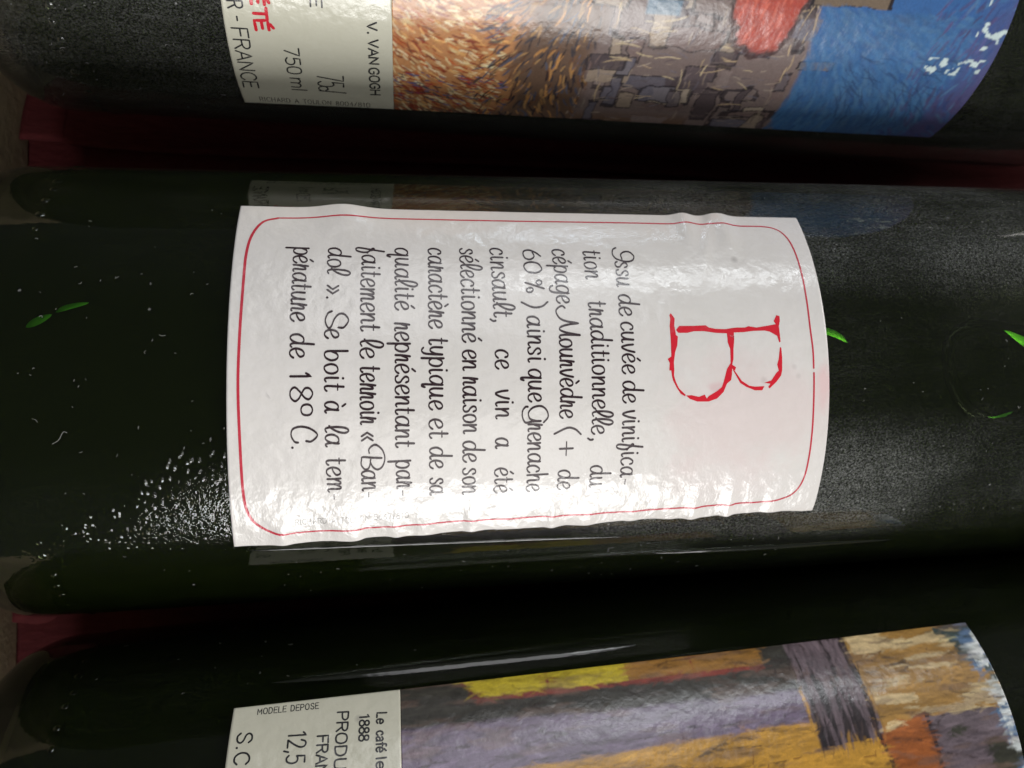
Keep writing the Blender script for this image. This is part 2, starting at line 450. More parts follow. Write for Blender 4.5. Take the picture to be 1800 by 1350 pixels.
M = {
    'glass': glass_mat('bottle_glass', 0.003, 0.50, 0.05),
    'glass_dusty': glass_mat('dusty_bottle_glass', 0.014, 0.34, 0.85, 0.9),
    'glass_clean': glass_mat('cleaner_bottle_glass', 0.002, 0.04, 0.5),
    'wine': wine_mat(),
    'green_glint': green_glint_mat(),
    'paper': paper_mat('back_label_paper', (0.73, 0.70, 0.68), stain=[
        (62.5 + 55, 0 - 6, 17, 10, 0.42, (0.70, 0.55, 0.54)),
        (62.5 + 67.6, 0 - 2.5, 1.8, 4.0, 0.55, (0.76, 0.46, 0.47)),
        (62.5 + 50, 0 - 2.2, 1.6, 0.9, 0.4, (0.62, 0.36, 0.38)),
        (62.5 + 52, 0 - 16, 12, 5, 0.2, (0.75, 0.62, 0.61))], crumple=True),
    'cream': paper_mat('front_label_paper', (0.63, 0.615, 0.51)),
    'ink': ink_mat('black_ink', (0.030, 0.016, 0.020), crumple=True),
    'ink_sans': ink_mat('plain_black_ink', (0.02, 0.02, 0.022)),
    'ink_grey': ink_mat('pale_grey_ink', (0.30, 0.29, 0.28), crumple=True),
    'red': ink_mat('red_ink', (0.62, 0.018, 0.035), 0.06, True),
    'red_flat': ink_mat('red_capitals_ink', (0.62, 0.018, 0.035), 0.06),
    'red_line': ink_mat('red_line_ink', (0.52, 0.035, 0.06), 0.1, True),
    'painted': painted_mat('printed_picture'),
    'liner': card_mat('red_liner_card', (0.10, 0.015, 0.018), 900, 0.7),
    'beige': card_mat('beige_box_card', (0.50, 0.39, 0.26), 500, 0.35),
    'streak_line': streak_mat(),
    'lint': plain_mat('pale_lint', (0.22, 0.22, 0.20), 0.6),
    'capsule': plain_mat('capsule_foil', (0.08, 0.01, 0.015), 0.35),
}

# ---------------------------------------------------------------- label surface


def lift0(x, s):
    """how far the middle bottle's label stands off the glass (mm): creases and lifted edges"""
    x = np.asarray(x, float)
    s = np.asarray(s, float)
    up = sstep(20.5, 28.0, s)
    dn = sstep(-16.0, -24.5, s)
    w = 0.75 * np.exp(-((x + 3.0) / 3.6) ** 2) * up
    w = w + 0.55 * np.exp(-((x - 49.6) / 1.6) ** 2) * sstep(16, 28, s)
    w = w + 0.6 * np.exp(-((x - 55.6) / 1.8) ** 2) * sstep(17, 28, s)
    # slanted dents below the two upper creases
    w = w + 0.16 * np.exp(-((x - 52.2 - (s - 22) * 0.35) / 1.0) ** 2) * sstep(12, 20, s)
    for xc, wd, a, st in ((-12.5, 1.3, 0.35, -17), (-8.2, 1.0, -0.15, -16), (-3.2, 2.2, 0.45, -14), (-0.4, 0.8, -0.25, -15), (3.5, 1.1, 0.22, -18),
                          (8.0, 1.5, 0.2, -17), (14.5, 1.0, 0.3, -18), (20.0, 1.6, 0.28, -18), (26.5, 0.9, 0.3, -17), (32, 1.4, 0.22, -18),
                          (39, 1.0, 0.25, -18), (48.7, 1.1, 0.42, -15), (54.4, 0.9, 0.45, -13.5), (61.5, 1.3, 0.2, -18)):
        w = w + a * np.exp(-((x - xc) / wd) ** 2) * sstep(st, -24.5, s)
    w = w + 0.10 * (vnoise(x * 0.55 + 3, s * 0.16 + 9, 5, 2) - 0.5) * dn * 2
    w = w + 0.035 * (vnoise(x * 0.30, s * 0.22, 8, 2) - 0.5)
    return np.maximum(w, -0.03)


def lift_flat(x, s):
    x = np.asarray(x, float)
    s = np.asarray(s, float)
    return 0.03 * (vnoise(x * 0.35, s * 0.3, 11, 2) - 0.5) + 0 * s


def on_bottle(x, s, off, lift):
    x = np.asarray(x, float)
    s = np.asarray(s, float)
    r = R + off + lift(x, s)
    a = s / R
    return np.stack([(x - X_BASE) * MM, r * np.sin(a) * MM, r * np.cos(a) * MM], -1)


def sheet(name, xl, xr, sv, nx, off, lift, mat, parent, colours=None, skirt=True, xs=None):
    """a paper sheet wrapped on the bottle; xl(s), xr(s) its end edges; sv rows of arc length"""
    sv = np.asarray(sv, float)
    t = np.linspace(0, 1, nx) if xs is None else xs
    S, T = np.meshgrid(sv, t, indexing='ij')
    X = xl(S) * (1 - T) + xr(S) * T
    P = on_bottle(X, S, off, lift)
    ns, nt = S.shape
    V = P.reshape(-1, 3)
    idx = np.arange(ns * nt).reshape(ns, nt)
    F = np.stack([idx[:-1, :-1], idx[:-1, 1:], idx[1:, 1:], idx[1:, :-1]], -1).reshape(-1, 4)
    if skirt:
        ring = np.concatenate([idx[0, :], idx[1:, -1], idx[-1, -2::-1], idx[-2:0:-1, 0]])
        RX = X.reshape(-1)[ring]
        RS = S.reshape(-1)[ring]
        low = on_bottle(RX, RS, off - 0.09, lift)
        base = len(V)
        V = np.concatenate([V, low])
        n = len(ring)
        k = np.arange(n)
        F = np.concatenate([F, np.stack([ring, base + k, base + (k + 1) % n, ring[(k + 1) % n]], -1)])
    me = bpy.data.meshes.new(name)
    me.vertices.add(len(V))
    me.vertices.foreach_set('co', V.reshape(-1))
    me.loops.add(F.size)
    me.loops.foreach_set('vertex_index', F.reshape(-1))
    me.polygons.add(len(F))
    me.polygons.foreach_set('loop_start', np.arange(0, F.size, 4))
    me.polygons.foreach_set('use_smooth', np.ones(len(F), bool))
    me.update()
    me.validate()
    if colours is not None:
        C = colours(X.reshape(-1), S.reshape(-1), X, S)
        if len(V) > len(C):
            C = np.concatenate([C, C[ring]])
        at = me.color_attributes.new('paint', 'FLOAT_COLOR', 'POINT')
        at.data.foreach_set('color', np.concatenate([C, np.ones((len(C), 1))], 1).reshape(-1))
    return link(name, me, mat, parent)


class Print:
    """flat print collected as ribbons in (x, s) and laid on a label"""

    def __init__(self, lift, off):
        self.v, self.f, self.lift, self.off = [], [], lift, off

    def stroke(self, pts, width, calligraphic=None):
        P = np.asarray(pts, float)
        d = np.linalg.norm(np.diff(P, axis=0), axis=1)
        P = P[np.concatenate([[True], d > 1e-4])]
        if len(P) < 2:
            return
        # resample long pieces so that they follow the curve of the bottle
        Q = [P[0]]
        for a, b in zip(P[:-1], P[1:]):
            m = max(1, int(np.ceil(np.linalg.norm(b - a) / 0.6)))
            for k in range(1, m + 1):
                Q.append(a + (b - a) * k / m)
        P = np.array(Q)
        T = np.gradient(P, axis=0)
        T /= np.linalg.norm(T, axis=1)[:, None] + 1e-12
        N = np.stack([-T[:, 1], T[:, 0]], -1)
        W = np.full(len(P), width)
        if calligraphic is not None:
            W = width * (0.66 + 0.5 * np.abs(T @ np.asarray(calligraphic)) ** 1.5)
        # round caps
        head = [P[0] - T[0] * W[0] * 0.42]
        tail = [P[-1] + T[-1] * W[-1] * 0.42]
        P = np.concatenate([head, P, tail])
        N = np.concatenate([N[:1], N, N[-1:]])
        W = np.concatenate([[W[0] * 0.5], W, [W[-1] * 0.5]])
        A = P + N * W[:, None] / 2
        B = P - N * W[:, None] / 2
        b = len(self.v)
        for i in range(len(P)):
            self.v.append(A[i])
            self.v.append(B[i])
        for i in range(len(P) - 1):
            self.f.append((b + 2 * i, b + 2 * i + 1, b + 2 * i + 3, b + 2 * i + 2))

    def poly(self, pts):
        bm = bmesh.new()
        vs = [bm.verts.new((x, s, 0)) for x, s in pts]
        es = [bm.edges.new((vs[i], vs[(i + 1) % len(vs)])) for i in range(len(vs))]
        bmesh.ops.triangle_fill(bm, edges=es, use_beauty=True)
        s0, s1 = min(p[1] for p in pts), max(p[1] for p in pts)
        c = s0 + 0.7
        while c < s1:
            bmesh.ops.bisect_plane(bm, geom=bm.verts[:] + bm.edges[:] + bm.faces[:], plane_co=(0, c, 0), plane_no=(0, 1, 0))
            c += 0.7
        b = len(self.v)
        bm.verts.index_update()
        self.v += [np.array((v.co.x, v.co.y)) for v in bm.verts]
        for f in bm.faces:
            self.f.append(tuple(b + v.index for v in f.verts))
        bm.free()

    def build(self, name, mat, parent):
        V = np.array(self.v)
        P = on_bottle(V[:, 0], V[:, 1], self.off, self.lift)
        return mesh(name, P, self.f, mat, parent)


# glyphs: strokes of (reading, up) points; x-height 1 (script) or cap height 1 (plain)
def gl(src):
    out = {}
    for line in src.strip().splitlines():
        ch, w, *st = line.split(' | ')
        strokes = []
        for s in st:
            k = s[0] if s[0] in '~-' else '.'
            pts = [tuple(float(q) for q in p.split(',')) for p in (s[1:] if k != '.' else s).split()]
            strokes.append((k, pts))
        out[ch.strip()] = (float(w), strokes)
    return out


SCRIPT = gl('''
a | .80 | ~.58,.86 .42,1.0 .2,.92 .04,.58 .07,.18 .22,.0 .4,.12 .55,.5 .6,.95 | ~.6,1.0 .56,.6 .57,.2 .66,.0 .78,.1
b | .68 | ~.02,1.72 .03,.9 .05,.2 .2,.0 .42,.1 .56,.48 .5,.86 .33,1.0 .16,.86 .06,.55
c | .62 | ~.5,.78 .44,.96 .26,.99 .06,.66 .05,.24 .2,.0 .4,.05 .55,.22
d | .80 | ~.58,.86 .42,1.0 .2,.92 .04,.58 .07,.18 .22,.0 .4,.12 .55,.5 .6,.95 | ~.64,1.75 .6,1.1 .57,.5 .58,.18 .68,.0 .8,.1
e | .62 | ~.1,.42 .3,.5 .5,.7 .46,.95 .3,1.02 .1,.82 .02,.4 .13,.05 .32,-.03 .48,.08 .57,.24
f | .54 | ~.3,1.75 .22,1.1 .1,.3 .04,-.25 .12,-.46 .27,-.4 .38,-.1 .41,.25 .36,.5 .2,.68 .06,.86 .12,.98 .2,.86 .28,.6 .46,.42
g | .72 | ~.58,.86 .42,1.0 .2,.92 .04,.58 .07,.18 .22,.0 .4,.12 .55,.5 .6,.95 | ~.6,1.0 .58,.3 .54,-.3 .38,-.56 .16,-.5 .05,-.3
h | .70 | ~.05,1.7 .05,.8 .05,.0 | ~.07,.5 .2,.86 .36,1.0 .46,.85 .46,.2 .56,.0 .68,.08
i | .36 | ~.1,1.0 .09,.55 .1,.18 .18,.0 .32,.1 | .12,1.36
l | .42 | ~-.04,.3 .14,.5 .36,1.0 .42,1.5 .28,1.75 .12,1.5 .05,.9 .07,.25 .18,.0 .36,.1
m | .94 | ~.05,1.0 .06,.5 .05,.0 | ~.07,.5 .22,.88 .32,1.0 .4,.85 .38,.0 | ~.4,.5 .54,.88 .64,1.0 .72,.85 .7,.15 .78,.0 .9,.08
n | .68 | ~.05,1.0 .06,.5 .05,.0 | ~.07,.45 .24,.86 .37,1.0 .46,.85 .45,.18 .53,.0 .65,.08
o | .64 | ~.3,1.0 .1,.85 .03,.45 .14,.05 .3,.0 .5,.2 .56,.6 .46,.92 .3,1.0
p | .66 | ~.06,1.12 .06,.4 .05,-.6 | ~.07,.6 .2,.92 .38,1.0 .55,.75 .54,.3 .4,.02 .22,.0 .09,.15
q | .76 | ~.58,.86 .42,1.0 .2,.92 .04,.58 .07,.18 .22,.0 .4,.12 .55,.5 .6,.95 | ~.6,1.0 .58,.3 .56,-.5 .66,-.62 .74,-.38
r | .56 | ~.04,.02 .06,.6 .12,1.13 | ~.08,.5 .2,.86 .34,.96 .37,.7 .34,.15 .43,.0 .53,.06
s | .56 | ~.46,.8 .36,1.0 .17,.98 .09,.78 .22,.56 .42,.38 .45,.14 .3,.0 .12,.02 .02,.18
t | .46 | ~.16,1.42 .14,.8 .12,.2 .2,.0 .34,.06 .4,.16 | -.0,.97 .36,.97
u | .72 | ~.04,1.0 .03,.3 .14,.02 .28,.06 .44,.4 .5,1.0 | ~.5,1.0 .48,.2 .56,.0 .68,.08
v | .58 | ~.02,.95 .06,.45 .16,.02 .26,.05 .42,.5 .52,1.05
y | .62 | ~.04,1.0 .03,.35 .14,.08 .28,.1 .44,.45 .5,1.0 | ~.5,1.0 .48,.2 .42,-.4 .24,-.6 .05,-.46
I | .84 | ~.6,.62 .36,.55 .2,.9 .2,1.35 .4,1.68 .62,1.5 .7,1.0 .66,.5 .58,.08 .38,-.16 .14,-.1 .02,.18
S | 1.3 | ~1.15,1.0 1.13,1.4 .62,1.74 .2,1.42 .2,1.02 .55,.68 1.08,.46 1.18,.22 .7,.0 .17,.18 .0,.48
C | 1.2 | ~1.05,1.1 1.06,1.5 .62,1.93 .18,1.42 .02,.7 .2,.12 .65,.0 1.08,.24 1.15,.5
B | 1.85 | ~.58,.62 .3,.6 .04,.86 .0,1.2 .4,1.64 1.0,1.8 1.58,1.6 1.8,1.22 1.6,.88 1.25,.7 1.02,.72 | ~1.25,.7 1.66,.56 1.76,.28 1.42,.0 1.04,.02 .84,.12 .9,.8 .95,1.55
M | 2.5 | ~.2,.6 .04,.38 .2,.02 .5,-.16 .95,.08 1.2,.6 1.36,1.6 | ~1.36,1.6 1.46,.8 1.64,.18 1.86,.08 2.06,.6 2.24,1.7 | ~2.24,1.7 2.22,.7 2.26,.15 2.4,.0 2.5,.1
G | 1.2 | ~1.1,1.26 .72,1.62 .27,1.46 .02,1.0 .12,.36 .45,.02 .82,.14 .97,.56 1.0,1.02 | ~1.0,1.02 1.02,.3 1.08,-.2 .72,-.46 .3,-.45 .06,-.22 .05,-.04
6 | .85 | ~.45,1.45 .15,1.0 .0,.5 .1,.1 .35,.0 .66,.15 .74,.56 .5,.9 .16,.78
0 | .92 | ~.45,1.45 .1,1.15 .02,.55 .18,.08 .45,.0 .75,.3 .8,.9 .66,1.32 .45,1.45
1 | .5 | -.0,1.15 .24,1.55 .22,.0
8 | 1.0 | ~.5,.78 .15,1.05 .15,1.4 .45,1.62 .78,1.38 .7,1.05 .3,.65 .08,.3 .3,.0 .68,.02 .9,.32 .76,.6 .5,.78
° | .9 | ~.45,1.58 .1,1.45 .0,1.15 .12,.85 .45,.74 .78,.86 .88,1.15 .78,1.45 .45,1.58
% | .95 | -.22,.06 .62,1.55 | ~.12,1.4 .0,1.2 .1,1.0 .22,.95 .34,1.1 .3,1.32 .12,1.4 | ~.7,.66 .58,.46 .66,.2 .8,.1 .92,.28 .88,.52 .7,.66
( | .5 | ~.48,1.75 .12,1.25 .02,.6 .4,-.45
) | .5 | ~.02,1.75 .38,1.25 .46,.5 .1,-.4
+ | 1.05 | -.0,.62 1.0,.62 | -.5,.05 .5,1.18
« | .6 | -.25,.92 .0,.5 .25,.08 | -.56,.92 .3,.5 .56,.08
» | .6 | -.0,.92 .26,.5 .0,.08 | -.3,.92 .56,.5 .3,.08
. | .25 | .1,.1
, | .3 | .14,.12 | ~.16,.12 .16,-.08 .02,-.28
- | .4 | -.02,.48 .38,.48
´ | 0 | -.28,1.26 .44,1.5
` | 0 | -.18,1.52 .34,1.28
''')
PLAIN = gl('''
R | .62 | -.0,.0 .0,1.0 | ~.0,1.0 .2,1.0 .42,.96 .52,.76 .42,.56 .2,.5 .0,.5 | -.28,.5 .54,.0
- | .5 | -.08,.45 .38,.45
F | .58 | -.0,.0 .0,1.0 .5,1.0 | -.0,.52 .42,.52
A | .68 | -.0,.0 .3,1.0 .6,.0 | -.1,.34 .5,.34
N | .66 | -.0,.0 .0,1.0 .54,.0 .54,1.0
C | .66 | ~.56,.8 .42,.98 .22,.98 .04,.75 .02,.35 .18,.04 .4,.0 .56,.2
E | .58 | -.5,1.0 .0,1.0 .0,.0 .5,.0 | -.0,.52 .42,.52
T | .62 | -.0,1.0 .56,1.0 | -.28,1.0 .28,.0
É | .58 | -.5,1.0 .0,1.0 .0,.0 .5,.0 | -.0,.52 .42,.52 | -.2,1.16 .4,1.36
7 | .6 | -.0,1.0 .5,1.0 .18,.0
5 | .6 | -.46,1.0 .06,1.0 .04,.56 | ~.04,.56 .22,.62 .42,.55 .5,.32 .4,.06 .18,.0 .0,.12
0 | .64 | ~.27,1.0 .08,.9 .0,.5 .08,.1 .27,.0 .46,.1 .54,.5 .46,.9 .27,1.0
m | .86 | -.0,.0 .0,.66 | ~.0,.45 .12,.64 .26,.66 .36,.5 .36,.0 | ~.36,.45 .48,.64 .62,.66 .72,.5 .72,.0
l | .2 | -.04,1.05 .04,.0
c | .5 | ~.4,.5 .28,.66 .1,.6 .0,.34 .1,.06 .28,.0 .4,.14
V | .64 | -.0,1.0 .28,.0 .56,1.0
G | .68 | ~.54,.8 .42,.98 .2,.97 .02,.72 .02,.3 .18,.03 .4,.02 .54,.2 | -.54,.16 .54,.48 .32,.48
O | .72 | ~.3,1.0 .08,.88 .0,.5 .08,.12 .3,.0 .52,.12 .6,.5 .52,.88 .3,1.0
H | .68 | -.0,.0 .0,1.0 | -.54,.0 .54,1.0 | -.0,.52 .54,.52
. | .25 | .06,.05
P | .62 | -.0,.0 .0,1.0 | ~.0,1.0 .2,1.0 .42,.96 .52,.74 .42,.52 .2,.46 .0,.46
D | .68 | -.0,.0 .0,1.0 | ~.0,1.0 .2,1.0 .44,.88 .54,.5 .44,.12 .2,.0 .0,.0
U | .68 | ~.0,1.0 .0,.4 .06,.08 .27,.0 .48,.08 .54,.4 .54,1.0
S | .62 | ~.5,.8 .36,.99 .14,.97 .03,.78 .12,.58 .38,.44 .5,.24 .4,.03 .16,.0 .0,.2
1 | .46 | -.02,.82 .22,1.0 .22,.0
2 | .62 | ~.02,.74 .1,.94 .28,1.0 .46,.9 .48,.66 .3,.36 .0,.0 | -.0,.0 .5,.0
, | .26 | -.1,.08 .02,-.18
8 | .62 | ~.27,.54 .08,.66 .08,.9 .27,1.0 .46,.9 .46,.66 .27,.54 .02,.36 .06,.08 .27,.0 .48,.08 .52,.36 .27,.54
L | .56 | -.0,1.0 .0,.0 .46,.0
e | .54 | ~.02,.36 .42,.36 .4,.56 .24,.68 .06,.58 .0,.3 .08,.05 .26,.0 .42,.12
a | .54 | ~.04,.56 .2,.68 .36,.6 .4,.4 .4,.0 | ~.4,.38 .18,.36 .02,.22 .06,.03 .22,.0 .4,.16
f | .38 | ~.36,1.02 .22,1.04 .14,.85 .14,.0 | -.0,.64 .32,.64
é | .54 | ~.02,.36 .42,.36 .4,.56 .24,.68 .06,.58 .0,.3 .08,.05 .26,.0 .42,.12 | -.18,.82 .36,1.02
M | .76 | -.0,.0 .0,1.0 .31,.3 .62,1.0 .62,.0
I | .2 | -.04,1.0 .04,.0
4 | .62 | -.4,.0 .4,1.0 .0,.3 .54,.3
6 | .62 | ~.44,.98 .16,.76 .02,.36 .1,.06 .28,.0 .46,.12 .5,.38 .3,.58 .06,.42
/ | .5 | -.0,.0 .4,1.0
''')
ACC = {'é': ('e', '´'), 'è': ('e', '`'), 'à': ('a', '`')}


def write(pr, font, word, x0, s0, x1, s1, h, width, gap=0.0, jitter=0.0, contrast=False):
    """lay a word from (x0,s0) to (x1,s1) on a label; h = x-height or cap height in mm"""
    items, u = [], 0.0
    for ch in word:
        if ch == ' ':
            u += 0.55
            continue
        base = ACC.get(ch, (ch,)) if font is SCRIPT else (ch,)
        w = font[base[0]][0]
        for g in base:
            items.append((u, font[g][1]))
        u += w + gap
    last = max(p[0] + uu for uu, st in items for _, pts in st for p in pts)
    first = min(p[0] + uu for uu, st in items for _, pts in st for p in pts)
    D = np.array([x1 - x0, s1 - s0])
    L = np.linalg.norm(D)
    du = D / L
    up = np.array([-du[1], du[0]])          # 90 degrees left of the reading direction
    kx = L / max(last - first, 1e-3)
    if len(word) == 1 and last - first < 0.3:
        kx = h
    for uu, st in items:
        jx, jy = random.gauss(0, jitter), random.gauss(0, jitter)
        for k, pts in st:
            P = catmull(pts, 5) if k == '~' else np.array([(float(a), float(b)) for a, b in pts])
            Q = np.array([x0, s0]) + ((P[:, :1] + uu - first + jx) * kx) * du + ((P[:, 1:] + jy) * h) * up
            if len(Q) == 1:
                r = width * 0.85
                pr.poly([tuple(Q[0] + r * 0.75 * np.array([math.cos(a), math.sin(a)])) for a in np.linspace(0, 2 * math.pi, 10, endpoint=False)])
            else:
                pr.stroke(Q, width, up if contrast else None)


# gl() reads the stroke kind from its first character: '~' smooth, '-' straight, else a dot
# ---------------------------------------------------------------- bottle


def lathe(name, prof, seg, mat, parent, rfun=None):
    prof = np.asarray(prof, float)
    a = np.linspace(0, 2 * np.pi, seg, endpoint=False)
    V, F = [], []
    n = len(prof)
    for i, (x, r) in enumerate(prof):
        for t in a:
            V.append((x * MM, r * math.sin(t) * MM, r * math.cos(t) * MM))
    for i in range(n - 1):
        for j in range(seg):
            k = (j + 1) % seg
            F.append((i * seg + j, i * seg + k, (i + 1) * seg + k, (i + 1) * seg + j))
    F.append(tuple(range(seg))[::-1])
    F.append(tuple((n - 1) * seg + j for j in range(seg)))
    me_o = mesh(name, V, F, mat, parent)
    bm = bmesh.new()
    bm.from_mesh(me_o.data)
    bmesh.ops.recalc_face_normals(bm, faces=bm.faces)
    bm.to_mesh(me_o.data)
    bm.free()
    return me_o


def arc(cx, cr, rad, a0, a1, n):
    return [(cx + rad * math.cos(a), cr + rad * math.sin(a)) for a in np.linspace(math.radians(a0), math.radians(a1), n)]


OUTER = ([(24, .05), (23.6, 3), (22, 8), (17, 15), (10, 21), (4, 25), (1.2, 27.2)] + arc(2.2, 29.4, 2.2, 200, 180, 3)
         + [(0.6, 31)] + arc(12, 25.5, 11.5, 152, 90, 12)
         + [(20, 37), (60, 37), (120, 37), (203, 37), (208, 36.6), (215, 34.8), (224, 30.5), (231, 24.5), (237, 19), (243, 16), (250, 15), (285, 14.2), (290, 14.2)])
INNER = [(29, .05), (28.5, 4), (26.5, 10), (22, 17), (17, 22), (12.2, 26), (9.6, 29), (9.8, 31.5), (12, 33.6), (16, 34.6), (20, 34.9),
         (60, 34.9), (120, 34.9), (202, 34.9), (208, 34.2), (215, 32), (224, 27.5), (231, 21.5), (237, 16), (243, 12.5), (250, 11), (280, 10.5)]


def bump_ball(V, F, c, nrm, r, flat=0.5):
    n = Vector(nrm).normalized()
    t1 = n.orthogonal().normalized()
    t2 = n.cross(t1)
    b = len(V)
    c = Vector(c)
    rings = ((1.0, 0.0), (0.8, 0.6), (0.4, 0.92))
    for rr, hh in rings:
        for k in range(8):
            a = k * math.pi / 4
            V.append(tuple(c + (t1 * math.cos(a) + t2 * math.sin(a)) * r * rr + n * r * flat * hh))
    V.append(tuple(c + n * r * flat))
    for i in range(2):
        for k in range(8):
            F.append((b + 8 * i + k, b + 8 * i + (k + 1) % 8, b + 8 * i + 8 + (k + 1) % 8, b + 8 * i + 8 + k))
    for k in range(8):
        F.append((b + 16 + k, b + 16 + (k + 1) % 8, b + 24))


def ridge(name, pts, width, height, r0, mat, parent, facet=0):
    """a low rounded ridge following (x,s) points on radius r0, inside the glass"""
    P = catmull(pts, 8)
    T = np.gradient(P, axis=0)
    T /= np.linalg.norm(T, axis=1)[:, None] + 1e-12
    N = np.stack([-T[:, 1], T[:, 0]], -1)
    n = len(P)
    tp = np.sin(np.linspace(0, np.pi, n)) ** 0.6 if not np.allclose(P[0], P[-1]) else np.ones(n)
    V, F = [], []
    m = 7
    for i in range(n):
        for k in range(m):
            u = -1 + 2 * k / (m - 1)
            q = P[i] + N[i] * u * width * 0.5 * tp[i]
            r = r0 + height * (1 - u * u) * tp[i]
            if facet:
                r = r0 + height * ((1 - u * facet) / 2 + 0.12 * (1 - u * u)) * tp[i]
            a = q[1] / R
            V.append(((q[0] - X_BASE) * MM, r * math.sin(a) * MM, r * math.cos(a) * MM))
    for i in range(n - 1):
        for k in range(m - 1):
            F.append((i * m + k, i * m + k + 1, (i + 1) * m + k + 1, (i + 1) * m + k))
    return mesh(name, V, F, mat, parent)


def make_bottle(idx, glass):
    (ox, oy, oz), t = AXES[idx]
    a = math.atan(t)
    root = bpy.data.objects.new('wine_bottle', None)
    root.empty_display_size = 0.03
    sc.collection.objects.link(root)
    root.location = ((ox + X_BASE * math.cos(a)) * MM, (oy + X_BASE * math.sin(a)) * MM, oz * MM)
    root.rotation_euler = (0, 0, a)
    # long straight run subdivided so that smooth shading stays true
    body = lathe('glass_body', OUTER, 128, glass, root)
    lathe('wine', INNER, 96, M['wine'], root)
    cap = [(247, 15.9), (249, 15.9), (252, 15.7), (284, 14.6), (286, 15.9), (291, 15.9), (293, 15.2), (293.4, 0.1)]
    lathe('capsule', cap, 64, M['capsule'], root)
    V, F = [], []
    for k in range(0, 72):
        s = k * 2 * math.pi / 72
        jit = random.gauss(0, 0.012)
        an = s + jit
        if abs(math.sin(an)) < .55:
            continue
        bump_ball(V, F, ((-44.1 - X_BASE + random.gauss(0, .25)) * MM, (R - .02) * math.sin(an) * MM, (R - .02) * math.cos(an) * MM), (0, math.sin(an), math.cos(an)), random.uniform(.4, .8) * MM, 0.22)
    k_o = mesh('knurled_dimples', V, F, glass, root)
    k_o['kind'] = 'stuff'
    return root


# ---------------------------------------------------------------- painted pictures (plain generic brushwork)


def srgb(*c):
    c = np.array(c, float) / 255.0
    return np.where(c <= 0.04045, c / 12.92, ((c + 0.055) / 1.055) ** 2.4)


def blend(C, m, col):
    m = np.clip(m, 0, 1)[..., None]
    return C * (1 - m) + np.asarray(col) * m


def dabs(img, xg, sg, n, rx, angle, colf, seed, region, length=(1.2, 3.0), width=(0.22, 0.5), alpha=0.85):
    """rasterise short brush dabs into img (rows s, cols x)"""
    rg = np.random.default_rng(seed)
    dx = xg[1] - xg[0]
    for _ in range(n):
        x = rg.uniform(*region[0])
        s = rg.uniform(*region[1])
        L = rg.uniform(*length) / 2
        W = rg.uniform(*width) / 2
        c = colf(x, s, rg)
        if c is None:
            continue
        a = angle(x, s) + rg.normal(0, 0.22)
        j0, j1 = np.searchsorted(xg, (x - L - .3, x + L + .3))
        lo, hi = (s - L - .3, s + L + .3)
        i0, i1 = np.searchsorted(sg, (lo, hi))
        if j1 <= j0 or i1 <= i0:
            continue
        X = xg[None, j0:j1] - x
        S = sg[i0:i1, None] - s
        u = X * math.cos(a) + S * math.sin(a)
        v = -X * math.sin(a) + S * math.cos(a) + 0.12 * u * u / max(L, .3) * rg.choice((-1, 1))
        d = np.clip(1.35 - np.maximum(np.abs(u) / L, 0) ** 4 - (np.abs(v) / W) ** 2, 0, 1)
        m = (d * alpha)[..., None]
        img[i0:i1, j0:j1] = img[i0:i1, j0:j1] * (1 - m) + np.asarray(c) * m


def pick(rg, cols, var=0.12):
    c = np.array(cols[rg.integers(len(cols))])
    return np.clip(c * (1 + rg.normal(0, var)), 0, 1)


